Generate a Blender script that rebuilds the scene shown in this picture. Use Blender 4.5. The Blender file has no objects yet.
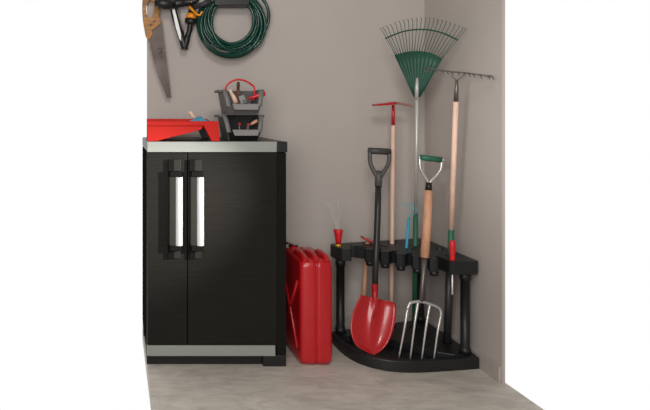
import bpy, bmesh, math, random
from mathutils import Vector, Matrix
random.seed(7)
scene = bpy.context.scene
COL = scene.collection
V = Vector
PI = math.pi

# ------------------------------------------------------------------ measures
F = 654.0                    # focal length in pixels of a 650 px wide frame
CX, CY, CH = 115.0, 110.0, 1.06   # vanishing point and camera height
WB, WR = 3.18, 1.505         # back wall (y), right wall (x)
CT = 0.929                   # cabinet top height
CF = 2.697                   # cabinet front (y)

def P(px, py, y):            # a point of the place at distance y
    return V(((px - CX) * y / F, y, CH - (py - CY) * y / F))

def PD(px, py, c):           # the same on an upright plane x + y = c (across the corner)
    y = c / (1 + (px - CX) / F)
    return P(px, py, y)

def UV(u, v, z):             # measured from the room's corner
    return V((WR - u, WB - v, z))

# ------------------------------------------------------------------ materials
def lin(c):
    r = []
    for x in c:
        x /= 255.0
        r.append(x / 12.92 if x <= 0.04045 else ((x + 0.055) / 1.055) ** 2.4)
    return (r[0], r[1], r[2], 1)

MATS = {}
def mat(name, col, rough=0.5, metal=0.0, var=0.0, scale=8.0, bump=0.0, bscale=60.0, stretch=(1, 1, 1), col2=None, coat=0.0, spec=0.5):
    if name in MATS:
        return MATS[name]
    m = bpy.data.materials.new(name)
    m.use_nodes = True
    nt = m.node_tree
    b = nt.nodes['Principled BSDF']
    b.inputs['Roughness'].default_value = rough
    b.inputs['Metallic'].default_value = metal
    b.inputs['Specular IOR Level'].default_value = spec
    if coat:
        b.inputs['Coat Weight'].default_value = coat
        b.inputs['Coat Roughness'].default_value = 0.08
    tc = nt.nodes.new('ShaderNodeTexCoord')
    mp = nt.nodes.new('ShaderNodeMapping')
    mp.inputs['Scale'].default_value = stretch
    nt.links.new(tc.outputs['Object'], mp.inputs['Vector'])
    n = nt.nodes.new('ShaderNodeTexNoise')
    n.inputs['Scale'].default_value = scale
    n.inputs['Detail'].default_value = 5
    nt.links.new(mp.outputs['Vector'], n.inputs['Vector'])
    r = nt.nodes.new('ShaderNodeValToRGB')
    a = lin(col)
    if col2 is None:
        lo = tuple(x * (1 - var) for x in a[:3]) + (1,)
        hi = tuple(min(1, x * (1 + var)) for x in a[:3]) + (1,)
    else:
        lo, hi = lin(col2), a
    r.color_ramp.elements[0].position = 0.3
    r.color_ramp.elements[1].position = 0.7
    r.color_ramp.elements[0].color = lo
    r.color_ramp.elements[1].color = hi
    nt.links.new(n.outputs['Fac'], r.inputs['Fac'])
    nt.links.new(r.outputs['Color'], b.inputs['Base Color'])
    if bump:
        n2 = nt.nodes.new('ShaderNodeTexNoise')
        n2.inputs['Scale'].default_value = bscale
        n2.inputs['Detail'].default_value = 4
        nt.links.new(mp.outputs['Vector'], n2.inputs['Vector'])
        bp = nt.nodes.new('ShaderNodeBump')
        bp.inputs['Strength'].default_value = bump
        bp.inputs['Distance'].default_value = 0.003
        nt.links.new(n2.outputs['Fac'], bp.inputs['Height'])
        nt.links.new(bp.outputs['Normal'], b.inputs['Normal'])
    MATS[name] = m
    return m

WALL = mat('painted_wall', (190, 181, 174), 0.85, var=0.035, scale=2.2, bump=0.05, bscale=90)
BASEB = mat('painted_baseboard', (180, 171, 165), 0.6, var=0.03)
def concrete():
    m = mat('concrete_floor', (208, 199, 187), 0.62, var=0.12, scale=3.0, bump=0.15, bscale=40)
    nt = m.node_tree
    b = nt.nodes['Principled BSDF']
    ramp = [n for n in nt.nodes if n.type == 'VALTORGB'][0]
    tc = [n for n in nt.nodes if n.type == 'TEX_COORD'][0]
    mp = nt.nodes.new('ShaderNodeMapping'); mp.inputs['Scale'].default_value = (1.0, 2.6, 1)
    n = nt.nodes.new('ShaderNodeTexNoise'); n.inputs['Scale'].default_value = 9; n.inputs['Detail'].default_value = 9
    n.inputs['Roughness'].default_value = 0.68; n.inputs['Distortion'].default_value = 0.6
    r = nt.nodes.new('ShaderNodeValToRGB')
    r.color_ramp.elements[0].position = 0.30; r.color_ramp.elements[0].color = (0.66, 0.64, 0.62, 1)
    r.color_ramp.elements[1].position = 0.62; r.color_ramp.elements[1].color = (1.0, 1.0, 1.0, 1)
    mx = nt.nodes.new('ShaderNodeMix'); mx.data_type = 'RGBA'; mx.blend_type = 'MULTIPLY'
    mx.inputs['Factor'].default_value = 0.9
    nt.links.new(tc.outputs['Object'], mp.inputs['Vector'])
    nt.links.new(mp.outputs['Vector'], n.inputs['Vector'])
    nt.links.new(n.outputs['Fac'], r.inputs['Fac'])
    nt.links.new(ramp.outputs['Color'], mx.inputs['A'])
    nt.links.new(r.outputs['Color'], mx.inputs['B'])
    nt.links.new(mx.outputs['Result'], b.inputs['Base Color'])
    return m
FLOOR = concrete()
DOOR = mat('black_woodgrain_door', (33, 31, 27), 0.45, scale=7, col2=(28, 26, 22), bump=0.22, bscale=12, stretch=(1.2, 1, 26), spec=0.14)
CARC = mat('black_carcass', (32, 31, 28), 0.85, var=0.1, bump=0.12, bscale=12, stretch=(1.2, 1, 22), spec=0.0)
TOPM = mat('dark_grain_top', (54, 50, 46), 0.4, var=0.2, scale=10, bump=0.3, bscale=14, stretch=(1.2, 26, 1))
ALU = mat('brushed_aluminium_strip', (154, 157, 150), 0.45, 0.25, var=0.04, scale=90)
CHROME = mat('satin_chrome', (205, 205, 203), 0.3, 0.35, var=0.02)
GUN = mat('gunmetal_grey', (58, 56, 52), 0.45, 0.2, var=0.05, spec=0.2)
BLK = mat('black_plastic', (25, 25, 26), 0.42, var=0.12, scale=20)
BLKR = mat('black_rack_plastic', (27, 28, 29), 0.45, var=0.12, scale=20, bump=0.08, bscale=150)
BLKM = mat('matt_black', (18, 18, 18), 0.7)
RED = mat('red_enamel', (186, 26, 32), 0.3, var=0.06, coat=0.3)
REDC = mat('red_can_enamel', (190, 22, 30), 0.34, var=0.07, scale=6, coat=0.25)
REDO = mat('orange_red_paint', (202, 32, 20), 0.5, var=0.04, spec=0.2)
REDP = mat('red_plastic', (216, 34, 40), 0.35, var=0.05)
WOOD = mat('pale_ash_wood', (238, 200, 178), 0.55, var=0.12, scale=14, stretch=(8, 8, 0.6), bump=0.1)
WOOD2 = mat('warm_beech_wood', (214, 160, 126), 0.55, var=0.15, scale=14, stretch=(8, 8, 0.6), bump=0.1)
OCHRE = mat('varnished_ochre_wood', (196, 138, 56), 0.5, scale=30, col2=(128, 82, 34), stretch=(1, 1, 2))
STEEL = mat('bright_steel', (212, 210, 206), 0.32, 0.65, var=0.05)
STEELD = mat('dull_steel', (120, 114, 108), 0.42, 0.7, var=0.12, scale=30)
SAWB = mat('worn_saw_steel', (112, 100, 92), 0.5, 0.3, scale=7, col2=(66, 52, 42), stretch=(1, 1, 1))
RUST = mat('rusty_brown', (104, 66, 44), 0.7, var=0.3, scale=60)
GREEN = mat('green_hose_rubber', (4, 60, 47), 0.2, var=0.08)
GREENP = mat('green_rake_plastic', (32, 80, 62), 0.5, var=0.08, scale=12)
GREENG = mat('green_grip', (40, 104, 80), 0.5, var=0.08)
GREEND = mat('green_grey_tine', (96, 116, 104), 0.45, 0.1, scale=5, col2=(50, 92, 74))
SHAFT = mat('grey_lacquered_shaft', (52, 50, 48), 0.4, 0.2, var=0.08)
WHITE = mat('white_insert', (238, 238, 236), 0.35, var=0.02)
ORANGE = mat('orange_plastic', (238, 150, 24), 0.4, var=0.06)
YELLOW = mat('yellow_band', (240, 190, 40), 0.4)
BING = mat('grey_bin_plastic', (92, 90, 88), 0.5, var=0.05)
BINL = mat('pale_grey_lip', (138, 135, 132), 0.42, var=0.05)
BIND = mat('dark_bin_tone', (20, 20, 20), 0.5)
CYAN = mat('cyan_plastic', (56, 170, 200), 0.45, var=0.05)
CYANT = mat('cyan_fibre', (120, 190, 204), 0.5)
PALEW = mat('pale_wire', (214, 210, 204), 0.35, 0.2)
BLUE = mat('blue_rag', (70, 148, 178), 0.7, var=0.2, scale=60)
OFFW = mat('off_white_card', (205, 196, 184), 0.6, var=0.08, scale=40)

# ------------------------------------------------------------------ mesh builder
class MB:
    def __init__(s):
        s.v, s.f, s.m, s.sm = [], [], [], []
    def add(s, verts, faces, mi=0, smooth=False):
        o = len(s.v)
        s.v += [V(p) for p in verts]
        for f in faces:
            s.f.append([i + o for i in f]); s.m.append(mi); s.sm.append(smooth)
        return s
    def box(s, a, b, mi=0):
        x0, y0, z0 = a; x1, y1, z1 = b
        vs = [(x0,y0,z0),(x1,y0,z0),(x1,y1,z0),(x0,y1,z0),(x0,y0,z1),(x1,y0,z1),(x1,y1,z1),(x0,y1,z1)]
        return s.add(vs, [(3,2,1,0),(4,5,6,7),(0,1,5,4),(1,2,6,5),(2,3,7,6),(3,0,4,7)], mi)
    def hexa(s, bot, top, mi=0):          # two quads, matching corners
        return s.prismoid(bot, top, mi)
    def prismoid(s, a, b, mi=0, smooth=False):
        n = len(a)
        fs = [tuple(range(n - 1, -1, -1)), tuple(range(n, 2 * n))]
        for i in range(n):
            j = (i + 1) % n
            fs.append((i, j, n + j, n + i))
        return s.add(list(a) + list(b), fs, mi, smooth)
    def extrude(s, pts, d, mi=0, smooth=False):
        d = V(d)
        return s.prismoid([V(p) for p in pts], [V(p) + d for p in pts], mi, smooth)
    def tube(s, pts, rad, seg=12, mi=0, closed=False, flat=None):
        pts = [V(p) for p in pts]
        n = len(pts)
        if not hasattr(rad, '__len__'):
            rad = [rad] * n
        tang = []
        for i in range(n):
            if closed:
                t = pts[(i + 1) % n] - pts[i - 1]
            else:
                t = pts[min(i + 1, n - 1)] - pts[max(i - 1, 0)]
            tang.append(t.normalized())
        ref = V((0, 0, 1)) if abs(tang[0].z) < 0.9 else V((0, 1, 0))
        nrm = (ref - tang[0] * ref.dot(tang[0])).normalized()
        vs, fs = [], []
        for i in range(n):
            nrm = (nrm - tang[i] * nrm.dot(tang[i]))
            nrm.normalize()
            bi = tang[i].cross(nrm)
            for k in range(seg):
                a = 2 * PI * k / seg
                vs.append(pts[i] + nrm * (math.cos(a) * rad[i]) + bi * (math.sin(a) * rad[i] * (flat or 1)))
        m = n if closed else n - 1
        for i in range(m):
            j = (i + 1) % n
            for k in range(seg):
                l = (k + 1) % seg
                fs.append((i * seg + k, i * seg + l, j * seg + l, j * seg + k))
        s.add(vs, fs, mi, True)
        if not closed:
            o = len(s.v) - len(vs)
            s.f.append([o + k for k in range(seg - 1, -1, -1)]); s.m.append(mi); s.sm.append(False)
            s.f.append([o + (n - 1) * seg + k for k in range(seg)]); s.m.append(mi); s.sm.append(False)
        return s
    def ball(s, c, r, seg=14, mi=0, sc=(1, 1, 1)):
        c = V(c); vs, fs = [], []
        rings = 8
        vs.append(c + V((0, 0, -r * sc[2])))
        for i in range(1, rings):
            a = -PI / 2 + PI * i / rings
            for k in range(seg):
                b = 2 * PI * k / seg
                vs.append(c + V((math.cos(a) * math.cos(b) * r * sc[0], math.cos(a) * math.sin(b) * r * sc[1], math.sin(a) * r * sc[2])))
        vs.append(c + V((0, 0, r * sc[2])))
        for k in range(seg):
            l = (k + 1) % seg
            fs.append((0, 1 + l, 1 + k))
            fs.append((len(vs) - 1, 1 + (rings - 2) * seg + k, 1 + (rings - 2) * seg + l))
            for i in range(rings - 2):
                fs.append((1 + i * seg + k, 1 + i * seg + l, 1 + (i + 1) * seg + l, 1 + (i + 1) * seg + k))
        return s.add(vs, fs, mi, True)
    def build(s, name, mats, parent=None, org=None, bevel=0.0, seg=2, sub=0, angle=35):
        if not isinstance(mats, (list, tuple)):
            mats = [mats]
        if org is None:
            if parent is not None:
                p = parent; org = V((0, 0, 0))
                while p is not None:
                    org = org + p.location; p = p.parent
            else:
                lo = [min(v[i] for v in s.v) for i in range(3)]; hi = [max(v[i] for v in s.v) for i in range(3)]
                org = V(((lo[0] + hi[0]) / 2, (lo[1] + hi[1]) / 2, lo[2]))
        me = bpy.data.meshes.new(name)
        me.from_pydata([v - org for v in s.v], [], s.f)
        for m in mats:
            me.materials.append(m)
        me.polygons.foreach_set('material_index', s.m)
        me.polygons.foreach_set('use_smooth', s.sm)
        bm = bmesh.new(); bm.from_mesh(me)
        bmesh.ops.recalc_face_normals(bm, faces=bm.faces)
        bm.to_mesh(me); bm.free()
        me.update()
        o = bpy.data.objects.new(name, me)
        COL.objects.link(o)
        if parent is not None:
            o.parent = parent
        else:
            o.location = org
        if bevel:
            b = o.modifiers.new('bevel', 'BEVEL'); b.width = bevel; b.segments = seg
            b.limit_method = 'ANGLE'; b.angle_limit = math.radians(angle); b.harden_normals = False
        if sub:
            q = o.modifiers.new('sub', 'SUBSURF'); q.levels = sub; q.render_levels = sub
        return o

def cut(o, cutter, name='holes'):
    """boolean difference, baked into o's mesh; the cutter is removed again"""
    c = cutter.build('cutter', BLK, None, org=V((0, 0, 0)))
    md = o.modifiers.new('cut', 'BOOLEAN'); md.operation = 'DIFFERENCE'; md.object = c; md.solver = 'EXACT'; md.use_self = True
    # cut before any bevel
    while o.modifiers[0].name != 'cut':
        o.modifiers.move(len(o.modifiers) - 1, 0) if False else None
        idx = list(o.modifiers).index(md); o.modifiers.move(idx, idx - 1)
    bev = [m for m in o.modifiers if m != md]
    st = [m.show_viewport for m in bev]
    for m in bev: m.show_viewport = False
    bpy.context.view_layer.update()
    dg = bpy.context.evaluated_depsgraph_get()
    me = bpy.data.meshes.new_from_object(o.evaluated_get(dg))
    old = o.data
    o.modifiers.remove(md)
    nm = old.name
    o.data = me; bpy.data.meshes.remove(old); me.name = nm
    for m, v in zip([m for m in o.modifiers], st): m.show_viewport = v
    cm = c.data
    bpy.data.objects.remove(c); bpy.data.meshes.remove(cm)

def tag(o, label, cat, group=None):
    o['label'] = label; o['category'] = cat
    if group: o['group'] = group
    return o
def thing(name, loc, label, cat, group=None):
    o = bpy.data.objects.new(name, None); o.empty_display_size = 0.05
    COL.objects.link(o); o.location = loc
    return tag(o, label, cat, group)
def struct(o):
    o['kind'] = 'structure'; return o

def lerp(a, b, t): return a + (b - a) * t
def spline(pts, n=8, closed=False):
    pts = [V(p) for p in pts]; out = []; m = len(pts)
    for i in range(m if closed else m - 1):
        if closed:
            p0, p1, p2, p3 = pts[i - 1], pts[i], pts[(i + 1) % m], pts[(i + 2) % m]
        else:
            p0, p1, p2, p3 = pts[max(i - 1, 0)], pts[i], pts[i + 1], pts[min(i + 2, m - 1)]
        for k in range(n):
            t = k / n
            out.append(0.5 * ((2 * p1) + (p2 - p0) * t + (2 * p0 - 5 * p1 + 4 * p2 - p3) * t * t + (3 * p1 - p0 - 3 * p2 + p3) * t ** 3))
    if not closed: out.append(pts[-1])
    return out

# ------------------------------------------------------------------ the setting
XL = 0.134
YF = 1.2
WT = 0.012
struct(MB().box((XL, YF, -0.06), (WR + WT, WB + WT, 0)).build('floor', FLOOR))
struct(MB().box((0.156, WB, 0), (WR + WT, WB + WT, 2.3)).build('wall_back', WALL))
RWE = 2.543
struct(MB().box((WR, RWE, 0), (WR + WT, WB, 2.3)).build('wall_right', WALL))
struct(MB().box((0.156, WB - 0.012, 0), (WR - 0.012, WB, 0.062)).build('baseboard_back', BASEB, bevel=0.003))
struct(MB().box((WR - 0.012, RWE, 0), (WR, WB, 0.062)).build('baseboard_right', BASEB, bevel=0.003))

# ------------------------------------------------------------------ cabinet
def cabinet():
    xl, xr = 0.1325, 0.7072
    yb = 3.155
    c = thing('cabinet', V(((xl + xr) / 2, (CF + yb) / 2, 0)), 'black two-door storage cabinet with silver edge strips standing on concrete floor', 'cabinet')
    MB().box((xl, CF + 0.022, 0.048), (xr, yb, 0.885)).build('body', CARC, c, bevel=0.003)
    MB().box((0.669, CF + 0.003, 0.048), (xr, CF + 0.0215, 0.884)).build('stile', CARC, c, bevel=0.003)
    MB().box((xl, CF + 0.002, 0.887), (xr + 0.001, yb, CT)).build('worktop', TOPM, c, bevel=0.003)
    m = MB().box((0.667, CF - 0.004, 0.886), (xr + 0.003, CF + 0.0015, CT + 0.001))
    m.build('corner_cap', BLK, c, bevel=0.002)
    MB().box((xl, CF - 0.004, 0.8865), (0.6665, CF + 0.0015, CT + 0.0005)).build('edge_strip', ALU, c, bevel=0.0015)
    MB().box((xl, CF - 0.002, 0.0455), (0.661, CF + 0.0215, 0.089)).build('plinth_strip', ALU, c, bevel=0.0015)
    for (a, b) in (((0.612, CF + 0.003), (xr, CF + 0.08)), ((0.62, yb - 0.09), (xr, yb - 0.01)), ((xl, yb - 0.09), (xl + 0.08, yb - 0.01))):
        MB().box((a[0], a[1], 0), (b[0], b[1], 0.0475)).build('foot', BLK, c, bevel=0.004)
    MB().box((xl, CF + 0.03, 0), (0.6115, CF + 0.05, 0.0475)).build('dark_gap_panel', BLKM, c)  # added black panel for the dark open gap under the cabinet
    mp = 0.004124
    for (x0, x1, hx) in ((xl, 0.2977, 168.3), (0.3003, 0.6685, 189.4)):
        d = MB().box((x0, CF, 0.0905), (x1, CF + 0.0215, 0.884)).build('door', DOOR, c, bevel=0.0025)
        hl = (hx - CX) * mp * 0.99
        zt = CH - (159.5 - CY) * mp; zb = CH - (258 - CY) * mp
        z1 = CH - (176 - CY) * mp; z0 = CH - (243.5 - CY) * mp
        for (za, zc) in ((z1 + 0.0005, zt), (zb, z0 - 0.0005)):
            t = MB()
            t.box((hl, CF - 0.020, za), (hl + 0.023, CF - 0.0005, zc))  # left half coloured black for the mount's shaded side
            t.box((hl + 0.0235, CF - 0.013, za), (hl + 0.052, CF - 0.0005, zc), 1)
            # arm out to the bar
            zm0, zm1 = (za, za + 0.022) if za > 0.6 else (zc - 0.022, zc)
            t.box((hl + 0.006, CF - 0.046, zm0), (hl + 0.054, CF - 0.0135, zm1))
            t.build('handle_mount', [mat('mount_shade_black', (14, 14, 13), 0.6, spec=0.1), mat('dark_grey_plate', (40, 38, 34), 0.5, spec=0.2)], d, bevel=0.002)
        zz = (z0, z1)
        a = [(hl + 0.002, CF - 0.028), (hl + 0.004, CF - 0.042), (hl + 0.028, CF - 0.050), (hl + 0.028, CF - 0.024)]
        q = MB().extrude([(x, y, zz[0]) for x, y in a], (0, 0, zz[1] - zz[0]))
        q.build('handle_back', GUN, d, bevel=0.002)
        a = [(hl + 0.0283, CF - 0.024)] + [(hl + 0.0283 + 0.0283 * t / 6, CF - 0.050 - 0.006 * math.sin(PI * t / 6)) for t in range(7)] + [(hl + 0.0566, CF - 0.024)]
        q = MB().extrude([(x, y, zz[0]) for x, y in a], (0, 0, zz[1] - zz[0]))
        o = q.build('handle_bar', CHROME, d, bevel=0.0015)
        o['label'] = 'bright chrome front of the handle'
cabinet()

# ------------------------------------------------------------------ red jerrycan
def jerrycan():
    x0, x1, yf, yb = 0.768, 0.901, 2.700, 3.03
    cx = (x0 + x1) / 2
    t = thing('jerrycan', V((cx, (yf + yb) / 2, 0)), 'red metal fuel jerrycan standing on the floor beside black cabinet', 'jerrycan')
    # side profile (y, z), rounded, swept across x with soft shoulders
    def prof(ins):
        a, b, z0, z1 = yf + ins, yb - ins, 0.001 + ins, 0.440 - ins
        pts = []
        def arc(cy, cz, r, s, e):
            for k in range(7):
                q = math.radians(lerp(s, e, k / 6)); pts.append((cy + r * math.cos(q), cz + r * math.sin(q)))
        r = 0.030
        arc(a + r, z0 + r, r, 180, 270); arc(b - r, z0 + r, r, 270, 360)
        arc(b - 0.075, z1 - 0.075, 0.075, 0, 90); arc(a + r, z1 - r, r, 90, 180)
        return pts
    secs = [(x0, 0.016), (x0 + 0.004, 0.007), (x0 + 0.014, 0.001), (x0 + 0.05, 0.0), (cx - 0.008, 0.0), (cx - 0.004, 0.004), (cx + 0.004, 0.004), (cx + 0.008, 0.0), (x1 - 0.05, 0.0), (x1 - 0.014, 0.001), (x1 - 0.004, 0.007), (x1, 0.016)]
    vs, fs = [], []
    n = len(prof(0))
    for x, i in secs:
        vs += [(x, y, z) for y, z in prof(i)]
    for s_ in range(len(secs) - 1):
        for k in range(n):
            l = (k + 1) % n
            fs.append((s_ * n + k, s_ * n + l, (s_ + 1) * n + l, (s_ + 1) * n + k))
    m = MB().add(vs, fs, 0, True)
    m.add(vs[:n], [tuple(range(n))], 0, False)
    m.add(vs[-n:], [tuple(range(n))], 0, False)
    m.build('body', REDC, t)
    # weld seam down the middle
    pr = prof(0.0035)
    m = MB().tube([(cx, y, z) for y, z in pr], 0.0035, 6, 0, True)
    m.build('seam', REDC, t)
    # pressed cross on the flat sides
    for sx, xx in ((-1, x0 - 0.001), (1, x1 + 0.001)):
        m = MB()
        m.tube([(xx, yf + 0.05, 0.06), (xx, yb - 0.05, 0.34)], 0.006, 8)
        m.tube([(xx, yf + 0.05, 0.34), (xx, yb - 0.05, 0.06)], 0.006, 8)
        m.build('pressed_rib', REDC, t)
    # three carrying bars on top
    for k in range(3):
        xx = lerp(x0 + 0.022, x1 - 0.022, k / 2)
        pts = spline([(xx, yf + 0.012, 0.428), (xx, yf + 0.028, 0.440), (xx, yf + 0.055, 0.446), (xx, yf + 0.12, 0.446), (xx, yf + 0.145, 0.440), (xx, yf + 0.16, 0.425)], 5)
        MB().tube(pts, 0.0145, 12).build('handle', REDC, t)
    m = MB()
    m.tube([(cx - 0.03, yb - 0.085, 0.425), (cx - 0.03, yb - 0.080, 0.4435)], 0.019, 16)
    m.build('neck', REDC, t)
    m = MB()
    m.tube([(cx - 0.03, yb - 0.0795, 0.444), (cx - 0.03, yb - 0.078, 0.450)], 0.022, 16)
    m.tube([(cx - 0.03, yb - 0.075, 0.449), (x0 + 0.012, yb - 0.055, 0.456), (x0 - 0.004, yb - 0.052, 0.45), (x0 - 0.006, yb - 0.06, 0.425)], 0.006, 8)
    m.build('cap', mat('dark_red_cap', (70, 16, 18), 0.4), t)
jerrycan()

# ------------------------------------------------------------------ corner rack
SH, ST = 0.385, 0.440      # shelf under side / top
def rack():
    t = thing('tool_rack', UV(0.27, 0.27, 0), 'black plastic corner tool rack holding long-handled garden tools', 'tool rack')
    g = 0.013
    out = [(g, 0.505), (0.15, 0.528), (0.29, 0.545), (0.38, 0.535), (0.435, 0.508), (0.475, 0.468), (0.504, 0.41), (0.518, 0.33), (0.520, 0.25), (0.516, 0.185)]
    sm = [(p.x, p.y) for p in spline([(a, b, 0) for a, b in out], 4)]
    # rim
    inn = []
    c = V((0.25, 0.25, 0))
    rim_o = sm
    rim_i = []
    for i, (a, b) in enumerate(sm):
        p0 = V((*sm[max(i - 1, 0)], 0)); p1 = V((*sm[min(i + 1, len(sm) - 1)], 0))
        d = (p1 - p0).normalized(); nn = V((d.y, -d.x, 0))
        q = V((a, b, 0)) - nn * 0.02
        q2 = V((a, b, 0)) + nn * 0.02
        q = q if (q - c).length < (q2 - c).length else q2
        rim_i.append((max(q.x, g), max(q.y, g)))
    m = MB()
    n = len(sm)
    for i in range(n - 1):
        a = [rim_o[i], rim_o[i + 1], rim_i[i + 1], rim_i[i]]
    vs = []
    for lst, z in ((rim_o, 0.0), (rim_o, 0.046), (rim_i, 0.050), (rim_i, 0.0)):
        vs += [UV(u + (0.003 if 0 else 0), v, z) for u, v in lst]
    fs = []
    for r in range(4):
        r2 = (r + 1) % 4
        for i in range(n - 1):
            fs.append((r * n + i, r * n + i + 1, r2 * n + i + 1, r2 * n + i))
    fs.append((0, n, 2 * n, 3 * n)); fs.append((n - 1, 2 * n - 1, 3 * n - 1, 4 * n - 1))
    m.add(vs, fs, 0, False)
    m.build('rim', BLKR, t, bevel=0.004)
    # low tray floor
    a = [UV(u, v, 0.0) for u, v in rim_i] + [UV(g, g, 0)]
    m = MB().extrude(a, (0, 0, 0.016))
    # cross ribs in the pit
    for k in range(9):
        s_ = 0.05 + k * 0.05
        m.tube([UV(0.46 - s_ * 0.9 + 0.02, 0.10 + s_ * 0.8, 0.016), UV(0.50 - s_ * 0.9 + 0.03, 0.16 + s_ * 0.8, 0.016)], 0.004, 6)
    m.build('tray', BLKR, t)
    # raised deck towards the corner
    deck = [(g, g), (0.488, 0.178), (0.49, 0.215), (0.455, 0.245), (0.40, 0.215), (0.30, 0.285), (0.215, 0.38), (0.16, 0.44), (0.10, 0.475), (g, 0.478)]
    d = MB().extrude([UV(u, v, 0.0165) for u, v in deck], (0, 0, 0.032)).build('deck', BLKR, t, bevel=0.003)
    h = MB()
    for (u, v) in HOLES:
        p = UV(u, v, 0)
        h.tube([p + V((0, 0, 0.02)), p + V((0, 0, 0.09))], 0.021, 18)
    cut(d, h)
    # posts
    for (u, v) in ((0.482, 0.212), (0.05, 0.462), (0.045, 0.05)):
        p = UV(u, v, 0)
        m = MB().tube([p + V((0, 0, 0.049)), p + V((0, 0, 0.075)), p + V((0, 0, 0.0755)), p + V((0, 0, SH - 0.03)), p + V((0, 0, SH - 0.0295)), p + V((0, 0, SH))], [0.023, 0.021, 0.018, 0.018, 0.022, 0.022], 20)
        m.build('post', BLKR, t)
    # shelf with clip fingers along its front
    o = [(g, g), (0.505, 0.148), (0.512, 0.165), (0.502, 0.243), (0.49, 0.256), (0.452, 0.259), (0.443, 0.243), (0.436, 0.195), (0.425, 0.184), (0.41, 0.187)]
    T1, T5 = V((0.380, 0.273, 0)), V((0.180, 0.452, 0))
    dd = (T5 - T1).normalized(); nn = V((dd.y, -dd.x, 0)); nn = nn if nn.x > 0 else -nn
    for k in range(5):
        c = lerp(T1, T5, k / 4)
        for (s_, w) in ((-0.0215, -0.046), (-0.0195, -0.008), (-0.011, 0.0), (0.011, 0.0), (0.0195, -0.008), (0.0215, -0.046))[:5 if k == 4 else 6]:
            q = c + dd * s_ + nn * w
            o.append((q.x, q.y))
        if k < 4:
            q = c + dd * 0.0335 + nn * -0.058
            o.append((q.x, q.y))
    o += [(0.153, 0.428), (0.147, 0.411), (0.138, 0.409), (0.131, 0.421), (0.129, 0.490), (0.120, 0.502), (0.03, 0.502), (g, 0.492)]
    s_ = MB().extrude([UV(u, v, SH) for u, v in o], (0, 0, ST - SH)).build('shelf', BLKR, t, bevel=0.0035, angle=50)
    h = MB()
    for (u, v, r) in [(a, b, 0.019) for a, b in SHELF_HOLES] + [(0.27, 0.10, 0.015), (0.055, 0.26, 0.017), (0.12, 0.25, 0.017), (0.20, 0.28, 0.015), (0.15, 0.18, 0.017), (0.05, 0.36, 0.014), (0.285, 0.205, 0.015), (0.06, 0.475, 0.007), (0.09, 0.488, 0.006)] + PEGS:
        p = UV(u, v, 0)
        h.tube([p + V((0, 0, SH - 0.02)), p + V((0, 0, ST + 0.02))], r, 18)
    cut(s_, h)
    # stiffening web under the clip fingers
    m = MB()
    for k in range(5):
        c = lerp(T1, T5, k / 4) - nn * 0.02
        p = UV(c.x, c.y, 0)
        m2 = MB().tube([p + V((0, 0, SH - 0.018)), p + V((0, 0, SH - 0.0002))], [0.0165, 0.0185], 14)
        m2.build('clip', BLKR, t)

# tool positions (u, v of the holes they stand in)
def uv_of(p): return (WR - p.x, WB - p.y)
RAKE_A = P(415.3, 245, 2.99); RAKE_B = PD(417, 97, 4.239)
HOE_A = P(391.5, 300, 3.05); HOE_B = P(393.3, 106, 3.03)
HH_A = P(363.5, 300, 3.05); HH_B = P(367.5, 242, 3.045)
BOW_A = P(450.3, 255, 2.777); BOW_B = PD(456.8, 80, 4.034)
def at_z(a, b, z): return a + (b - a) * ((z - a.z) / (b.z - a.z))
HOLES = []
for a, b in ((RAKE_A, RAKE_B), (HOE_A, HOE_B), (HH_A, HH_B), (BOW_A, BOW_B)):
    HOLES.append(uv_of(at_z(a, b, 0.034)))
SCR = P(452.3, 262, 2.69)
BRU = P(338.3, 244.5, 2.975)
CYA = P(406.5, 247, 2.94)
PEGS = [(*uv_of(SCR), 0.0058), (*uv_of(CYA), 0.0085)]
# leaning handles: the shelf's holes follow them
SHELF_HOLES = [uv_of(at_z(a, b, 0.412)) for a, b in ((RAKE_A, RAKE_B), (HOE_A, HOE_B), (HH_A, HH_B), (BOW_A, BOW_B))]
rack()

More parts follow.
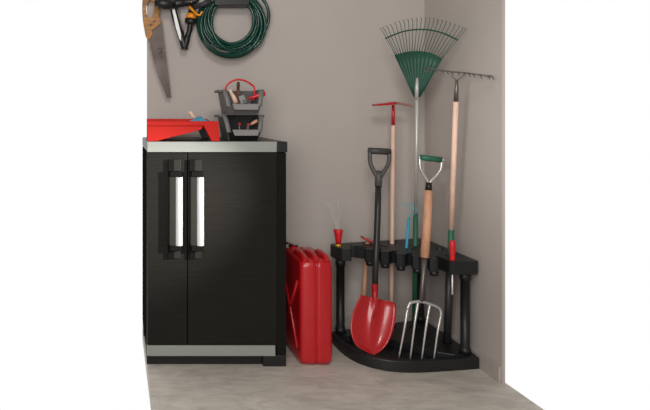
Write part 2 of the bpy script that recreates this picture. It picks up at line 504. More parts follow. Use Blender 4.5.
# ------------------------------------------------------------------ leaf rake
def leaf_rake():
    low = at_z(RAKE_A, RAKE_B, 0.022)
    t = thing('leaf_rake', low, 'green fan-shaped leaf rake standing head up in the room corner', 'leaf rake')
    gz = P(415, 214, 2.98).z
    MB().tube([low, at_z(RAKE_A, RAKE_B, gz)], 0.0105, 14).build('grip', GREENG, t)
    MB().tube([at_z(RAKE_A, RAKE_B, gz + 0.0005), RAKE_B + (RAKE_B - RAKE_A).normalized() * 0.03], 0.0068, 14).build('shaft', mat('pale_metal_shaft', (205, 205, 200), 0.35, 0.3), t)
    c = 4.239
    N = 22
    def on(arc, f):     # arc: list of px points
        pts = spline([V((a, b, 0)) for a, b in arc], 10)
        k = f * (len(pts) - 1); i = min(int(k), len(pts) - 2)
        return lerp(pts[i], pts[i + 1], k - i)
    top = [(395.5, 55), (406, 52), (418, 51), (431, 53), (442, 58.5)]
    tip = [(381, 28.5), (401, 21), (424, 18), (446, 21), (466.5, 28.5)]
    bar = [(385.5, 38.5), (404, 31.5), (423, 29.5), (441, 32.5), (458, 40)]
    nrm = V((1, 1, 0)).normalized()
    # fan plate, gently corrugated
    vs, fs = [], []
    M = 44
    for i in range(M + 1):
        q = on(top, i / M); w = 0.0016 * math.cos(PI * 2 * i / M * 11)
        tp = PD(q.x, q.y, c)
        ap = PD(lerp(414.2, 420.3, i / M), 97, c)
        for s_ in range(5):
            p = lerp(ap, tp, s_ / 4)
            vs.append(p + nrm * (w * s_ / 4))
    for i in range(M):
        for s_ in range(4):
            fs.append((i * 5 + s_, i * 5 + s_ + 1, (i + 1) * 5 + s_ + 1, (i + 1) * 5 + s_))
    m = MB().add(vs, fs, 0, True)
    o = m.build('fan_plate', GREENP, t)
    q = o.modifiers.new('thick', 'SOLIDIFY'); q.thickness = 0.004; q.offset = 0
    e = MB()
    for f in (0.0, 1.0):
        q = on(top, f)
        e.tube([PD(417.2 + (f - 0.5) * 5, 97, c) - nrm * 0.003, PD(q.x, q.y, c) - nrm * 0.003], 0.0035, 8)
    e.build('fan_rib', GREENP, t)
    for i in range(N):
        f = i / (N - 1)
        a = on(top, f); b = on(tip, f); k = on(bar, f)
        p0 = PD(a.x, a.y, c); p2 = PD(b.x, b.y, c)
        dirv = (p2 - p0).normalized()
        pts = [p0 - dirv * 0.02, lerp(p0, p2, 0.5), lerp(p0, p2, 0.88), lerp(p0, p2, 0.97) - nrm * 0.003, p2 - nrm * 0.010, p2 - nrm * 0.018 - dirv * 0.002]
        MB().tube(pts, [0.0019, 0.0015, 0.0013, 0.0013, 0.0012, 0.0011], 6).build('tine', GREEND, t)
    pts = [on(bar, i / 40) for i in range(41)]
    MB().tube([PD(q.x, q.y, c) - nrm * 0.003 for q in pts], 0.0034, 8).build('cross_band', GREENP, t)
    d = (RAKE_B - RAKE_A).normalized()
    MB().tube([RAKE_B - d * 0.01 - nrm * 0.004, PD(417.6, 88, c) - nrm * 0.008, PD(417.8, 78, c) - nrm * 0.006], [0.0085, 0.0085, 0.005], 12).build('socket', mat('pale_metal_shaft', (205, 205, 200)), t)
leaf_rake()

# ------------------------------------------------------------------ hoe (tall, red head)
def hoe():
    low = at_z(HOE_A, HOE_B, 0.022)
    t = thing('garden_hoe', low, 'long pale wooden hoe with red double head standing in the rack', 'hoe')
    top = HOE_B; z1 = P(393, 125, 3.04).z
    MB().tube([low, at_z(HOE_A, HOE_B, 0.3), at_z(HOE_A, HOE_B, z1 - 0.002), at_z(HOE_A, HOE_B, z1 - 0.001)], [0.0085, 0.0095, 0.0095, 0.0085], 14).build('handle', WOOD, t)
    m = MB().tube([at_z(HOE_A, HOE_B, z1), at_z(HOE_A, HOE_B, z1 + 0.045), top + V((0, 0, 0.004))], [0.0085, 0.008, 0.0065], 14)
    m.build('socket', RED, t)
    Y = 3.03
    bl = [P(374.5, 104.2, Y), P(385, 103, Y), P(393.5, 101.6, Y), P(393.5, 104.6, Y), P(385, 105.4, Y), P(374.5, 106, Y)]
    MB().extrude([p + V((0, -0.030, 0)) for p in bl], (0, 0.06, 0)).build('blade', RED, t, bevel=0.001)
    br = [P(394, 101.6, Y), P(402, 102.8, Y), P(412, 105.4, Y), P(412, 106.8, Y), P(402, 105, Y), P(394, 104.4, Y)]
    MB().extrude([p + V((0, -0.008, 0)) for p in br], (0, 0.016, 0)).build('prong', mat('worn_steel_red', (170, 120, 110), 0.4, 0.3, var=0.3, scale=40), t, bevel=0.001)
hoe()

# ------------------------------------------------------------------ short hand hoe behind the shovel
def hand_hoe():
    low = at_z(HH_A, HH_B, 0.022)
    t = thing('hand_cultivator', low, 'short wooden-handled hand tool with red and steel head resting on rack behind shovel', 'hand tool')
    zt = ST + 0.005
    MB().tube([low, at_z(HH_A, HH_B, zt)], 0.0095, 12).build('handle', WOOD2, t)
    p = at_z(HH_A, HH_B, zt + 0.0005)
    MB().tube([p, p + V((0.002, 0, 0.014))], [0.011, 0.008], 12).build('collar', STEEL, t)
    a = P(362, 238.5, 3.045); b = P(372.5, 243.2, 3.03)
    q = [a + V((0, -0.02, 0)), b + V((0, -0.016, 0)), b + V((0, 0.016, 0)), a + V((0, 0.02, 0))]
    m = MB().extrude(q, (0, 0, 0.012))
    m.build('head', mat('worn_red_paint', (206, 90, 80), 0.4, scale=40, col2=(190, 40, 40)), t, bevel=0.002)
hand_hoe()

# ------------------------------------------------------------------ bow rake
def bow_rake():
    low = at_z(BOW_A, BOW_B, 0.022)
    t = thing('bow_rake', low, 'wooden-handled bow rake with long toothed steel bar along right wall', 'rake')
    z0 = ST - 0.01; z1 = P(450, 229, 2.77).z; z2 = P(456, 101.5, 2.66).z
    z = lambda q: at_z(BOW_A, BOW_B, q)
    MB().tube([low, z(SH + 0.005)], 0.0155, 16).build('shaded_grip_end', mat('grip_shade_grey', (52, 54, 54), 0.4), t)  # lower end of the green grip, its shade painted as dark grey
    MB().tube([z(SH + 0.0055), z(z1)], 0.0122, 14).build('grip', GREENG, t)
    MB().tube([z(z1 + 0.0003), z(z2)], [0.0112, 0.0102], 14).build('handle', WOOD, t)
    MB().tube([z(z2 + 0.0003), z(lerp(z2, BOW_B.z, 0.5)), BOW_B], [0.0095, 0.008, 0.0055], 12).build('socket', STEELD, t)
    c = 4.034
    nrm = V((1, 1, 0)).normalized()
    for s_, pts in ((0, [(456.6, 80.5), (452.5, 76.5), (450, 71.5)]), (1, [(457, 80.5), (462, 77), (464.5, 72.5)])):
        MB().tube(spline([PD(a, b, c) for a, b in pts], 6), 0.0022, 8).build('bow', STEELD, t)
    L = [(425, 68.5), (438, 70), (452, 71.7), (464.5, 72.8), (478, 74.6), (492, 76.2)]
    bar = spline([PD(a, b, c) for a, b in L], 6)
    MB().tube(bar, 0.0032, 8).build('bar', STEELD, t)
    for k in range(13):
        p = bar[int(round(k / 12 * (len(bar) - 1)))]
        e = V((1, -1, 0)).normalized()
        MB().tube([p, p - nrm * 0.02 + e * 0.006 - V((0, 0, 0.004)), p - nrm * 0.034 + e * 0.016 - V((0, 0, 0.016))], [0.003, 0.0026, 0.0014], 6).build('tooth', STEELD, t)
bow_rake()

# ------------------------------------------------------------------ shovel
def shovel():
    S1 = P(376.3, 250, 2.868); tipp = P(373.5, 354.5, 2.745)
    d = (S1 - tipp).normalized()
    ax = lambda py: None
    t = thing('shovel', tipp, 'red pointed shovel with dark shaft and grey loop handle standing in the rack', 'shovel')
    def yy(py): return lerp(2.745, 2.868, (354.5 - py) / (354.5 - 250))
    # blade as a dished sheet
    left = [(361, 295), (355.5, 306), (352, 316), (350.6, 328), (352.5, 338), (356.5, 345.5), (364, 350.5), (371.5, 354.2)]
    right = [(393.5, 302.5), (396, 306), (396, 315), (394.2, 326), (391, 336.5), (386.5, 345), (380, 351.5), (374.5, 354.6)]
    M = 14
    vs, fs = [], []
    Lp = spline([V((a, b, 0)) for a, b in left], 3); Rp = spline([V((a, b, 0)) for a, b in right], 3)
    for i, (a, b) in enumerate(zip(Lp, Rp)):
        for k in range(M + 1):
            f = k / M
            q = lerp(a, b, f)
            s_ = (f - 0.5) * 2
            w = (b - a).x / 45
            dish = 0.030 * (1 - s_ * s_) * w
            ridge = 0.024 * math.exp(-((f - 0.48) / 0.10) ** 2) * max(0, 1 - i / 17.0)
            if i == 0: dish -= 0.004
            vs.append(P(q.x, q.y, yy(q.y) + dish - 0.030 - ridge))
    n = M + 1
    for i in range(len(Lp) - 1):
        for k in range(M):
            fs.append((i * n + k, i * n + k + 1, (i + 1) * n + k + 1, (i + 1) * n + k))
    o = MB().add(vs, fs, 0, True).build('blade', RED, t)
    q = o.modifiers.new('thick', 'SOLIDIFY'); q.thickness = 0.003; q.offset = 0
    pt = lambda px, py, off=0: P(px, py, yy(py) + off)
    MB().tube([pt(373.6, 318, -0.014), pt(374.2, 308, -0.014), pt(374.7, 296, -0.006), pt(374.9, 284.5, -0.002)], [0.004, 0.009, 0.0125, 0.0145], 14).build('socket', RED, t)
    MB().tube([pt(374.92, 284, -0.002), pt(376.3, 250), pt(377.8, 210), pt(378.3, 186)], [0.0125, 0.0135, 0.0135, 0.013], 14).build('shaft', SHAFT, t)
    HG = mat('grey_handle_plastic', (84, 82, 80), 0.45, var=0.05)
    m = MB()
    m.tube([pt(378.3, 186.5), pt(378.6, 176), pt(378.7, 171)], [0.0155, 0.0155, 0.012], 12)
    for pts in ([(378.2, 180), (375.8, 174.5), (372, 167.5), (370, 161), (369.8, 150.5)], [(379, 180), (382, 174.5), (386.5, 167.5), (388.9, 161.5), (389.2, 151.5)]):
        m.tube(spline([pt(a, b) for a, b in pts], 5), 0.0092, 10)
    m.build('handle_loop', HG, t)
    MB().tube([pt(368.6, 150.6), pt(379, 151.2), pt(390.2, 151.9)], [0.0145, 0.015, 0.0145], 14).build('grip', mat('dark_grip', (70, 68, 66), 0.5), t)
shovel()

# ------------------------------------------------------------------ digging fork
def digging_fork():
    t = thing('digging_fork', P(416, 360, 2.70), 'four-tined steel digging fork with wooden shaft and green grip in rack front', 'garden fork')
    ya, yb = 2.69, 2.735
    def yy(py): return lerp(2.69, 2.737, (360 - py) / (360 - 262))
    pt = lambda px, py, off=0: P(px, py, yy(py) + off)
    MB().tube([pt(421, 301.5), pt(422.5, 285), pt(424.6, 258)], [0.0085, 0.0095, 0.0125], 14).build('socket', STEELD, t)
    MB().tube([pt(424.62, 257.6), pt(427, 225), pt(428.6, 190.5)], [0.0175, 0.0175, 0.016], 16).build('shaft', WOOD2, t)
    MB().tube([pt(428.62, 190.2), pt(428.9, 182.5)], [0.0145, 0.011], 14).build('ferrule', mat('black_ferrule', (44, 42, 40), 0.4, 0.4), t)
    m = MB()
    for pts in ([(428.6, 183.8), (427.2, 180.5), (423.5, 174.5), (420.6, 168.5), (419.8, 163), (419.8, 157)], [(429.2, 183.8), (431.5, 180.5), (436.5, 175.5), (440.5, 169.5), (441.4, 164.5), (441.5, 159)]):
        m.tube(spline([pt(a, b) for a, b in pts], 5), 0.006, 10)
    m.build('handle_loop', STEEL, t)
    MB().tube([pt(420.2, 157.3), pt(430, 158.5), pt(441.2, 159.9)], 0.0125, 14).build('grip', GREENG, t)
    for px in ((418.8, 157.15), (442.4, 160.05)):
        s_ = 1 if px[0] > 430 else -1
        MB().tube([pt(px[0] - s_ * 0.9, px[1]), pt(px[0] + s_ * 0.8, px[1])], 0.009, 12).build('end_cap', STEEL, t)
    tops = [(410, 303), (417.5, 302.2), (429, 304.5), (440.3, 311.5)]
    tips = [(398.8, 358), (410, 360), (421.5, 360.6), (433.6, 361)]
    yk = spline([pt(407.4, 309), pt(409.6, 303.6), pt(414, 302), pt(421, 301.6), (pt(430, 304)), pt(437, 307), pt(440.5, 310.5), pt(440.8, 316)], 5)
    MB().tube(yk, 0.0062, 10).build('yoke', STEEL, t)
    mids = [(405, 325), (414.5, 325), (426, 327), (437.6, 332)]
    start = [(407.4, 309), (418, 302.2), (430, 304), (440.8, 316)]
    for s_, md, e in zip(start, mids, tips):
        pts = spline([pt(*s_), pt(md[0], md[1], -0.008), pt(e[0], e[1], 0.0)], 6)
        r = [0.0055] * len(pts)
        for i in range(len(r)): r[i] = lerp(0.0062, 0.0032, i / (len(r) - 1))
        r[-1] = 0.0016
        MB().tube(pts, r, 8).build('tine', STEEL, t)
digging_fork()

# ------------------------------------------------------------------ small things standing in the rack
def screwdriver():
    p = SCR
    t = thing('screwdriver', V((p.x, p.y, 0.31)), 'red-handled screwdriver standing upright in right end of rack', 'screwdriver')
    h = CH - (240 - CY) * 2.70 / F - ST
    prof = [(0.0, 0.010), (0.006, 0.0115), (0.02, 0.0105), (0.05, 0.0125), (h - 0.012, 0.0128), (h - 0.004, 0.010), (h, 0.006)]
    lean = V((0.0, 0.0, 0))
    b = V((p.x, p.y, ST + 0.001))
    MB().tube([b + V((0.012 * z / h * 0, 0, z)) for z, r in prof], [r for z, r in prof], 10).build('handle', REDP, t)
    MB().tube([V((p.x, p.y, 0.30)), V((p.x, p.y, 0.305)), V((p.x, p.y, 0.315)), b], [0.0035, 0.0048, 0.0042, 0.0042], 10).build('blade', STEEL, t)
screwdriver()

def wire_brush():
    p = BRU
    t = thing('wire_brush', V((p.x, p.y, ST)), 'red flared brush handle with yellow band and long pale wires on left of rack', 'brush')
    z = lambda py: CH - (py - CY) * 2.975 / F
    b = lambda q: V((p.x, p.y, q))
    MB().tube([b(ST + 0.0005), b(ST + 0.010)], 0.0115, 14).build('band', YELLOW, t)
    MB().tube([b(ST + 0.0105), b(ST + 0.03), b(ST + 0.05), b(z(230.5)), b(z(229.5))], [0.0115, 0.0135, 0.0165, 0.0215, 0.019], 16).build('handle', REDP, t)
    for k, (ex, ey) in enumerate(((323.5, 200.5), (327, 202), (330.5, 200), (334, 199), (338.5, 200), (343.5, 203.5))):
        m1 = P(lerp(336.5, ex, 0.28), 219, 2.975); e = P(ex, ey, 2.975 + 0.01 * (k % 3))
        pts = spline([V((p.x + (k - 3) * 0.003, p.y, z(229.8))), m1, P(lerp(336.5, ex, 0.62), 208.5, 2.975), e], 6)
        MB().tube(pts, [0.0012] * (len(pts) - 1) + [0.0005], 5).build('wire', PALEW, t)
wire_brush()

def cyan_stick():
    p = CYA
    t = thing('plant_stake', V((p.x, p.y, SH)), 'thin cyan stick with wispy curled strands standing in middle of rack', 'stake')
    top = P(408.7, 218, 2.94)
    MB().tube([at_z(p, top, SH + 0.002), at_z(p, top, ST), top], [0.0062, 0.0062, 0.0058], 10).build('stick', CYAN, t)
    arcs = [[(408.8, 218), (411, 212), (415, 208), (416, 211)], [(408.8, 218), (412, 210), (410, 205.5), (402, 203)], [(408.8, 218), (413, 208), (408, 203.5), (399, 206)],
            [(408.8, 218), (414, 209), (411, 204.5), (404.5, 205)], [(408.8, 218), (415.5, 213.5), (416.5, 207), (412, 204.5)], [(408.8, 218), (409, 210), (404, 206.5), (396.5, 209.5)]]
    for i, a in enumerate(arcs):
        MB().tube(spline([P(x, y, 2.94 + 0.004 * (j and i - 2)) for j, (x, y) in enumerate(a)], 6), 0.0011, 5).build('strand', CYANT, t)
cyan_stick()

# ------------------------------------------------------------------ red trestle tray on the cabinet
def trestle():
    yf, yb = 2.735, 3.03
    xl = 0.136
    z = lambda py, y: CH - (py - CY) * y / F
    X = lambda px, y: (px - CX) * y / F
    t = thing('tool_tray', V((0.28, (yf + yb) / 2, CT)), 'orange-red metal tool tray on legs standing on cabinet top', 'tool tray')
    b = CT + 0.001
    web = [(xl, z(126, yf)), (X(203, yf), z(126, yf)), (X(201.5, yf), z(129.5, yf)), (X(185, yf), z(134, yf)), (X(170, yf), z(137.5, yf)), (X(158.5, yf), z(140.6, yf)), (X(155, yf), b), (xl, b)]
    MB().extrude([(x, yf, zz) for x, zz in web], (0, 0.006, 0)).build('side_web', REDO, t, bevel=0.001)
    MB().extrude([(max(x, 0.147), yb - 0.006, zz) for x, zz in web], (0, 0.006, 0)).build('side_web', REDO, t, bevel=0.001)
    leg = [(X(203.5, yf), z(126, yf)), (X(218.2, yf), z(121.2, yf)), (X(219.5, yf), b), (X(211.5, yf), b)]
    MB().extrude([(x, yf - 0.008, zz) for x, zz in leg], (0, 0.03, 0)).build('leg', REDO, t, bevel=0.0015)
    o = MB().extrude([(x, yb - 0.03, zz) for x, zz in leg], (0, 0.03, 0)).build('leg', BLK, t, bevel=0.0015)  # shade on the red rear leg put into its colour
    o['label'] = 'rear leg of the tray, coloured dark for its shade'
    zt = z(121.2, yf)
    m = MB(); m2 = MB()
    m.box((xl, yf - 0.006, z(125.8, yf)), (X(217.8, yf) - 0.002, yf + 0.012, zt))
    m2.box((0.147, yb - 0.012, zt - 0.02), (X(217.8, yf) - 0.002, yb + 0.004, zt + 0.006))
    m.build('rail', REDO, t, bevel=0.002); m2.build('rail', REDO, t, bevel=0.002)
    MB().box((0.147, yf + 0.0125, zt - 0.016), (X(217, yf) - 0.004, yb - 0.0125, zt - 0.010)).build('tray_floor', REDO, t)
    # things lying in the tray
    fl = zt - 0.0098
    y0 = 2.86
    k = thing('scraper', V((X(193, y0), y0, fl)), 'pale wooden-handled scraper leaning up from the red tray', 'scraper')
    a = V((X(199, y0), y0, fl + 0.006)); c = P(189.5, 111.5, y0)
    MB().tube([P(196, 119, y0), P(192.5, 116, y0), P(190.8, 113, y0), c], [0.005, 0.009, 0.0085, 0.008], 10).build('handle', WOOD, k)
    MB().extrude([P(195.5, 118.2, y0) , P(197, 120.2, y0), V((X(202, y0), y0, fl + 0.0006)), V((X(204, y0), y0, fl + 0.004))], (0, 0.03, 0)).build('blade', STEEL, k)
    y1 = 2.80
    vs, fs = [], []
    nx, ny = 12, 6
    for i in range(nx + 1):
        for j in range(ny + 1):
            f, g_ = i / nx, j / ny
            h = 0.006 + 0.016 * math.sin(PI * f) * math.sin(PI * g_) * (0.8 + 0.3 * math.sin(f * 9 + g_ * 5))
            vs.append((X(lerp(191, 207, f), y1), y1 + 0.05 * g_ - 0.01, fl + h))
    for i in range(nx):
        for j in range(ny):
            fs.append((i * (ny + 1) + j, (i + 1) * (ny + 1) + j, (i + 1) * (ny + 1) + j + 1, i * (ny + 1) + j + 1))
    o = MB().add(vs, fs, 0, True).build('rag', BLUE)
    q = o.modifiers.new('thick', 'SOLIDIFY'); q.thickness = 0.006; q.offset = -1
    tag(o, 'crumpled blue cloth lying in the red tray beside the scraper', 'cloth')
trestle()

# ------------------------------------------------------------------ stacked storage bins
def storage_bin(z0, label, dark):
    yf, yb = 2.80, 3.0
    cx = (243 - CX) * 2.83 / F
    wt, wb, h, th = 0.084, 0.064, 0.108, 0.004
    t = thing('storage_bin', V((cx, (yf + yb) / 2, z0)), label, 'storage bin', 'stacked bins on the cabinet')
    prof = [(yb, 0), (yb, h), (yf + 0.055, h)]
    for k in range(1, 9):
        a = k / 8 * PI / 2
        prof.append((yf + 0.055 - 0.045 * math.sin(a) * (1 if k < 8 else 1), h - (h - 0.043) * (1 - math.cos(a))))
    prof += [(yf + 0.004, 0.035), (yf + 0.020, 0)]
    hw = lambda zz: lerp(wb, wt, zz / h)
    for s_ in (-1, 1):
        A = [V((cx + s_ * hw(z_), y, z0 + z_ + 0.001)) for y, z_ in prof]
        B = [p - V((s_ * th, 0, 0)) for p in A]
        MB().prismoid(A, B).build('side_wall', BING, t)
        # moulded rim along the curved front edge
        e = [V((cx + s_ * (hw(z_) + 0.001), y - 0.003, z0 + z_ + 0.001)) for y, z_ in prof[2:-1]]
        fl = []
        for p in e:
            fl += [p + V((s_ * 0.004, -0.001, 0)), p + V((-s_ * 0.016, -0.001, -0.002))]
        o = MB().add(fl, [(2 * i, 2 * i + 1, 2 * i + 3, 2 * i + 2) for i in range(len(e) - 1)], 0, True).build('rim', mat('grey_bin_rim', (116, 114, 111), 0.45), t)
        q = o.modifiers.new('thick', 'SOLIDIFY'); q.thickness = 0.003; q.offset = 0
        m = MB().box((cx + s_ * hw(h), yf + 0.06, z0 + h - 0.010), (cx + s_ * (hw(h) + 0.016), yb - 0.01, z0 + h + 0.001))
        m.build('side_lip', BING, t, bevel=0.002)
    w2 = wb - th - 0.0002
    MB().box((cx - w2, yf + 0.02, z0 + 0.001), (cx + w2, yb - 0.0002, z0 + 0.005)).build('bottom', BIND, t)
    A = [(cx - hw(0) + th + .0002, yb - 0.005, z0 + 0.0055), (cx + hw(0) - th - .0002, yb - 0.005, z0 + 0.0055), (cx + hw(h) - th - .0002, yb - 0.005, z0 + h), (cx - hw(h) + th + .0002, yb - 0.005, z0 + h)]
    MB().extrude(A, (0, 0.004, 0)).build('back_wall', BIND if dark else BING, t)  # near black on the lower bin, grey on the upper
    # low front wall under the lip
    a = wb + 0.004
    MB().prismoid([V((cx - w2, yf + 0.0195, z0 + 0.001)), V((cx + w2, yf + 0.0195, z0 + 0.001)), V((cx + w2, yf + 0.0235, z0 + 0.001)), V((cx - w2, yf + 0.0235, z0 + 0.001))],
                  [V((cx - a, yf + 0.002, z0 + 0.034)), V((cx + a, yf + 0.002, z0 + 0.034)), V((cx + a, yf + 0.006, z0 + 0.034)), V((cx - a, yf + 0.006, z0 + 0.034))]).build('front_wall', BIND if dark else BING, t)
    # scoop lip
    a0, a1 = 0.056, 0.064
    MB().prismoid([V((cx - a0 + 0.012, yf - 0.016, z0 + 0.022)), V((cx + a0, yf - 0.016, z0 + 0.022)), V((cx + a0, yf - 0.010, z0 + 0.020)), V((cx - a0 + 0.012, yf - 0.010, z0 + 0.020))],
                  [V((cx - a1 + 0.012, yf - 0.003, z0 + 0.046)), V((cx + a1, yf - 0.003, z0 + 0.046)), V((cx + a1, yf + 0.006, z0 + 0.048)), V((cx - a1 + 0.012, yf + 0.006, z0 + 0.048))]).build('front_lip', BINL, t, bevel=0.002)['label'] = 'paler grey front lip'
    return cx
cxb = storage_bin(CT, 'grey open-fronted storage bin standing on cabinet top, lower of two', True)
UZ = CT + 0.1105
storage_bin(UZ, 'grey open-fronted storage bin stacked on another, red strap over it', False)

def bin_contents():
    fz = UZ + 0.0055
    # red strap arching over the upper bin
    y = 2.90
    m = spline([P(227, 103, y), P(225.5, 90, y), P(227, 85.3, y), P(231.5, 81.5, y), P(238, 79.6, y), P(245, 80.8, y), P(251, 84.2, y), P(254.5, 88.5, y), P(253.5, 101, y)], 6)
    o = MB().tube(m, 0.0042, 10).build('strap', REDP); tag(o, 'thin red strap arching above the upper storage bin', 'strap')
    # brown brush behind it
    y = 2.945
    t = thing('file', V(((238.5 - CX) * y / F, y, fz)), 'brown rusty flat tool standing upright under red strap in upper bin', 'tool')
    MB().box(V(((236.6 - CX) * y / F, y - 0.004, fz)), V(((239.8 - CX) * y / F, y + 0.004, P(0, 89, y).z))).build('blade', RUST, t, bevel=0.001)
    MB().tube([P(238.2, 89, y), P(238.2, 85, y), P(238.2, 81.8, y)], [0.006, 0.008, 0.0055], 10).build('handle', mat('brown_handle', (96, 62, 44), 0.6), t)
    # pale wooden brush handle
    y = 2.868
    t = thing('brush', V(((232 - CX) * y / F, y, fz)), 'pale wooden brush handle leaning at left inside upper bin', 'brush')
    MB().tube([P(236, 103, y), P(233.5, 97, y), P(231, 93, y), P(230, 89.5, y)], [0.012, 0.010, 0.0065, 0.008], 12).build('handle', WOOD, t)
    a = P(236, 103, y)
    MB().box((a.x - 0.012, y - 0.01, fz), (a.x + 0.014, y + 0.012, a.z - 0.006)).build('bristles', OFFW, t, bevel=0.002)
    # grey steel putty knife
    y = 2.845
    o = MB().extrude([P(238.5, 96.5, y), P(244, 94.8, y), P(247.5, 102, y), P(241, 104.4, y)], (0, 0.012, 0)).build('tin', mat('pale_tin', (150, 148, 145), 0.35, 0.5), bevel=0.002)
    tag(o, 'flat pale grey metal piece tilted in middle of upper bin', 'metal piece')
    # red tapered handle sticking out to the right
    t = thing('trowel', P(248, 99, 2.835), 'red tapered handle sticking out of upper bin to the right', 'hand tool')
    y = 2.835
    MB().tube([P(247.5, 98.8, y), P(255, 96.6, y), P(261, 94.5, y), P(264.5, 93.4, y)], [0.0035, 0.0075, 0.0115, 0.012], 14).build('handle', REDP, t)
    MB().tube([P(264.6, 93.35, y), P(265.3, 93.1, y)], [0.009, 0.006], 14).build('end_cap', mat('dark_red', (150, 20, 26), 0.4), t)
    MB().tube([P(247.4, 98.85, y), P(243.5, 101, y + 0.01), P(243, 106.5, y + 0.02)], [0.0032, 0.0032, 0.003], 8).build('tang', STEELD, t)
    # lower bin
    y = 2.835
    lz = CT + 0.0055
    t = thing('chisel', V(((254 - CX) * y / F, y, lz)), 'short wooden-handled chisel lying at right in lower bin', 'chisel')
    MB().tube([P(250.5, 124.5, y), P(254, 122.6, y), P(257.2, 120.6, y)], [0.005, 0.0075, 0.0075], 12).build('handle', WOOD2, t)
    MB().tube([P(250.3, 124.6, y), P(247, 127, y + 0.01), P(243, 132, y + 0.02)], [0.004, 0.0035, 0.003], 8).build('blade', STEELD, t)
    for k, (px, py, lab) in enumerate(((239.6, 124.2, 'small red knob showing over left of lower bin lip'), (248.2, 124.6, 'small red knob showing beside chisel over lower bin lip'))):
        y2 = 2.822
        t = thing('peg', V(((px - CX) * y2 / F, y2, lz)), lab, 'peg', 'red pegs in the lower bin')
        MB().ball(P(px, py, y2), 0.0055).build('knob', REDP, t)
        MB().tube([P(px, py + 1, y2), V(((px - CX) * y2 / F, y2 + 0.02, lz))], 0.0032, 8).build('pin', STEELD, t)
bin_contents()

# ------------------------------------------------------------------ tools on the wall
def saw():
    y = 3.135
    t = thing('hand_saw', P(160, 60, y), 'old hand saw with ochre wooden handle hanging on the wall', 'saw')
    L = [(148.4, 34), (150.5, 47), (154, 62), (160, 80), (166.8, 97.5)]
    R = [(171.2, 98), (169.5, 84), (166.8, 62), (163.6, 36), (162, 22)]
    pts = [P(a, b, y) for a, b in L]
    Rs = spline([V((a, b, 0)) for a, b in R], 14)
    for i, q in enumerate(Rs):
        pts.append(P(q.x + (0.35 if i % 2 else -0.25), q.y, y))
    pts += [P(156, 18, y)]
    o = MB().extrude(pts, (0, 0.0022, 0)).build('blade', SAWB, t)
    h = MB(); c = P(168.8, 96, y)
    h.tube([c + V((0, -0.02, 0)), c + V((0, 0.02, 0))], 0.0035, 12)
    cut(o, h)
    H = [(146, -8), (153, -6), (157, 0), (159.8, 6), (160.2, 12), (158.8, 16), (160.8, 20), (160.4, 24), (156, 27.5), (153, 30), (152.6, 34), (151, 37.5), (148.5, 39), (146, 36.5), (144.6, 30), (143, 20), (142.3, 8), (143, -3)]
    hs = spline([P(a, b, y - 0.009) for a, b in H], 4, True)
    o = MB().extrude(hs, (0, 0.020, 0)).build('handle', OCHRE, t, bevel=0.003)
    h = MB(); hh = spline([P(a, b, y - 0.05) for a, b in ((148, 2), (151, -1.5), (154.5, 3), (155, 10), (152.5, 15), (149.6, 17), (147.4, 14), (146.8, 7))], 4, True)
    h.extrude(hh, (0, 0.1, 0)); cut(o, h)
    for px, py in ((154.5, 21.5), (151, 25)):
        c = P(px, py, y - 0.0095)
        MB().tube([c + V((0, -0.0025, 0)), c], 0.0045, 12).build('screw', RUST, t)
    m = MB()
    for k, pp in enumerate(([(158, 50), (160, 47.5), (161.5, 50.5), (159.5, 53), (161.5, 55.5), (160, 58)], [(162.5, 48), (161, 52), (163.2, 54), (162, 58.5)], [(158.5, 55), (162.5, 51)])):
        m.tube(spline([P(a, b, y - 0.0005) for a, b in pp], 4), 0.0011, 5)
    m.build('etched_mark', mat('etched_dark', (50, 44, 40), 0.7), t)
    c = P(150.3, -0.2, 0 + y)
    o = MB().tube([V((c.x, y - 0.03, c.z + 0.004)), V((c.x, WB, c.z + 0.0))], 0.004, 10).build('nail', STEELD)
    tag(o, 'steel nail in the wall that holds the saw by its handle', 'nail')
saw()

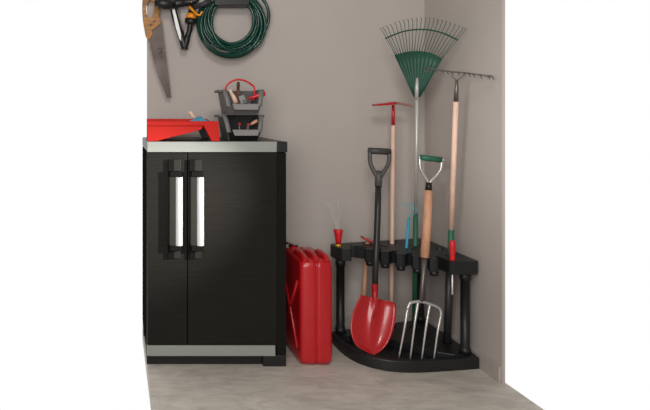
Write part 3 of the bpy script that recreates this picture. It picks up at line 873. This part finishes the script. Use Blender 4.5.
def spray_gun():
    y = 3.125
    t = thing('spray_gun', P(182, 20, y), 'black and orange hose spray gun with white stripe hanging on wall', 'spray gun')
    q = lambda a, b, o=0.0: P(a, b, y + o)
    MB().tube([q(154.5, 3, -.055), q(158, 3, -.055), q(158.2, 3, -.055), q(168, 4.2, -.045), q(173, 4.5, -.032)], [0.017, 0.017, 0.025, 0.026, 0.022], 16).build('nozzle', BLK, t)
    MB().tube([q(172, 4.2, -.033), q(182, 3, -.012), q(192, 1.5, -.008), q(197, -1, -.03)], [0.021, 0.019, 0.018, 0.017], 14).build('barrel', BLK, t)
    # grip: flat long loop, apex at the bottom
    MB().tube(spline([q(172.8, 6), q(175.5, 18), q(179.5, 31), q(183, 42), q(184.8, 48)], 5), [0.0165] * 20 + [0.012], 12).build('grip', BLK, t)
    a = [q(172.0, 8.5, -0.0175), q(174.4, 8.0, -0.0175), q(177, 17.5, -0.0175), q(180.9, 33, -0.0175), q(181.2, 41, -0.0175), q(179.4, 39, -0.0175), q(175.6, 27, -0.0175)]
    MB().extrude(a, (0, 0.006, 0)).build('stripe', WHITE, t, bevel=0.0008)['label'] = 'white stripe inlaid in the grip'
    MB().tube(spline([q(176.8, 8, 0.002), q(180, 20, 0.002), q(183.5, 33, 0.002)], 5), 0.004, 8).build('lever_rod', STEELD, t)
    MB().tube(spline([q(190.5, 22, 0.004), q(189.5, 30, 0.004), q(187, 38, 0.002), q(184.8, 46.5), q(184.4, 49.5)], 5), [0.013] * 10 + [0.016] * 8 + [0.020, 0.019, 0.013], 12).build('lever', BLK, t)
    MB().tube([q(191.4, 13.5, -0.003), q(190.8, 18.6, -0.003)], [0.021, 0.026], 18).build('collar', ORANGE, t)
    MB().tube([q(190.78, 18.7, -0.003), q(190.3, 23, -0.003), q(190.1, 24.2, -0.003)], [0.0275, 0.0265, 0.02], 18).build('knob', BLK, t)
    MB().tube([q(192.4, 3, -0.002), q(191.5, 13.3, -0.003)], [0.015, 0.017], 14).build('neck', BLK, t)
    MB().tube(spline([q(189.5, 7, -0.018), q(193, 10.5, -0.034), q(196.5, 14, -0.050), q(200, 15, -0.056), q(202, 11.5, -0.056)], 5), [0.007] * 6 + [0.005] * 15, 8).build('trigger', ORANGE, t)
    MB().tube([q(189.5, 2.2, -0.019), q(196.5, 0.8, -0.018)], 0.007, 10).build('clip', ORANGE, t)
    MB().tube([q(192.5, 7, -0.012), q(197, 6, -0.045), q(204, 4.2, -0.068), q(211, 0, -0.070)], [0.011, 0.0135, 0.0125, 0.011], 14).build('hose_connector', mat('dark_grey_rubber', (46, 45, 46), 0.5), t)
    c = P(178, -0.5, y)
    o = MB().tube([V((c.x, WB, c.z - 0.03)), V((c.x, y - 0.03, c.z - 0.03)), V((c.x, y - 0.036, c.z - 0.015))], 0.005, 8).build('wall_hook', STEELD)
    o.location.z += 0
    tag(o, 'small steel wall hook behind the hanging spray gun', 'hook')
spray_gun()

def hose():
    loops = [(231, 22.5, 33.5, 3.150), (231.5, 23.5, 33.0, 3.135), (230.5, 24, 32.0, 3.115), (231, 27, 31.5, 3.105), (230.5, 21.5, 28.5, 3.125), (231.5, 22, 27.0, 3.10),
             (231, 20.5, 25.0, 3.12), (230.5, 19.5, 23.0, 3.105), (242.5, 19, 29.0, 3.112), (232.5, 25, 31.5, 3.09), (231, 24, 30, 3.092)]
    pts = []
    n = 48
    for i in range(len(loops) - 1):
        for k in range(n):
            f = k / n
            a = loops[i]; b = loops[i + 1]
            s_ = f * f * (3 - 2 * f)
            cx, cy, r, y = [lerp(a[j], b[j], s_) for j in range(4)]
            w = PI * 0.5 - 2 * PI * f + PI
            pts.append(P(cx + r * math.cos(w), cy + r * math.sin(w), y))
    o = MB().tube(pts, 0.0078, 10).build('garden_hose', GREEN)
    tag(o, 'coiled dark green garden hose hanging on the wall', 'hose')
    t = thing('hose_hanger', P(231, 4, 3.17), 'black hose hanger bracket on the wall inside the hose coil', 'hose hanger')
    a = P(207, -3, 3.15); b = P(258, 7, 3.15)
    MB().box((a.x, 3.166, b.z), (b.x, 3.1795, a.z + 0.02)).build('back_plate', BLK, t, bevel=0.003)
    top = [P(213, 1.0, 3.11), P(222, -1.7, 3.11), P(240, -1.7, 3.11), P(249, 1.0, 3.11), P(248, 6.5, 3.11), P(214, 6.5, 3.11)]
    MB().extrude([V((p.x, 3.08, p.z)) for p in top], (0, 0.0855, 0)).build('saddle', BLK, t, bevel=0.004)
hose()

# ------------------------------------------------------------------ camera, light, world
cam = bpy.data.cameras.new('camera')
co = bpy.data.objects.new('camera', cam); COL.objects.link(co)
co.location = (0, 0, CH); co.rotation_euler = (PI / 2, 0, 0)
cam.sensor_fit = 'HORIZONTAL'; cam.sensor_width = 36
cam.lens = 36 * F / 650
cam.shift_x = (325 - CX) / 650
cam.shift_y = -(205 - CY) / 650
cam.clip_start = 0.05
scene.camera = co

def area(name, loc, target, size, power, col=(1, 1, 1)):
    l = bpy.data.lights.new(name, 'AREA'); l.shape = 'DISK'; l.size = size; l.energy = power; l.color = col
    o = bpy.data.objects.new(name, l); COL.objects.link(o); o.location = loc
    o.rotation_euler = (V(target) - V(loc)).to_track_quat('-Z', 'Y').to_euler()
    return o
def spot(name, loc, target, deg, power, radius, col=(1, 0.97, 0.93)):
    l = bpy.data.lights.new(name, 'SPOT'); l.energy = power; l.spot_size = math.radians(deg); l.spot_blend = 1.0; l.shadow_soft_size = radius; l.color = col
    o = bpy.data.objects.new(name, l); COL.objects.link(o); o.location = loc
    o.rotation_euler = (V(target) - V(loc)).to_track_quat('-Z', 'Y').to_euler()
    return o
area('key_lamp', (0.35, 0.55, 2.35), (0.9, 3.0, 0.75), 0.55, 17, (1, 0.97, 0.93))
area('soft_fill', (-0.35, -0.3, 1.35), (0.9, 3.0, 0.8), 1.4, 44, (1, 0.985, 0.97))  # added unseen area light, soft fill from behind the camera
spot('side_spot', (1.45, 1.5, 1.0), (0.10, 2.7, 0.64), 27, 260, 0.035)
spot('wall_fill', (-0.1, 0.9, 1.3), (1.5, 2.28, 1.0), 32, 75, 0.15)  # added unseen spot, brightens the front end of the right wall

w = bpy.data.worlds.new('studio'); scene.world = w; w.use_nodes = True
nt = w.node_tree
bg = nt.nodes['Background']
tc = nt.nodes.new('ShaderNodeTexCoord')
sep = nt.nodes.new('ShaderNodeSeparateXYZ')
rp = nt.nodes.new('ShaderNodeValToRGB')
rp.color_ramp.elements[0].position = 0.5; rp.color_ramp.elements[0].color = (0.22, 0.215, 0.21, 1)
rp.color_ramp.elements[1].position = 0.72; rp.color_ramp.elements[1].color = (1, 1, 1, 1)
mr = nt.nodes.new('ShaderNodeMapRange')
mr.inputs['From Min'].default_value = -1; mr.inputs['From Max'].default_value = 1
nt.links.new(tc.outputs['Generated'], sep.inputs['Vector'])
nt.links.new(sep.outputs['Y'], mr.inputs['Value'])
nt.links.new(mr.outputs['Result'], rp.inputs['Fac'])
nt.links.new(rp.outputs['Color'], bg.inputs['Color'])
bg.inputs['Strength'].default_value = 1.0

vs_ = scene.view_settings
vs_.view_transform = 'Standard'; vs_.look = 'None'; vs_.gamma = 1; vs_.exposure = 0; vs_.use_curve_mapping = False
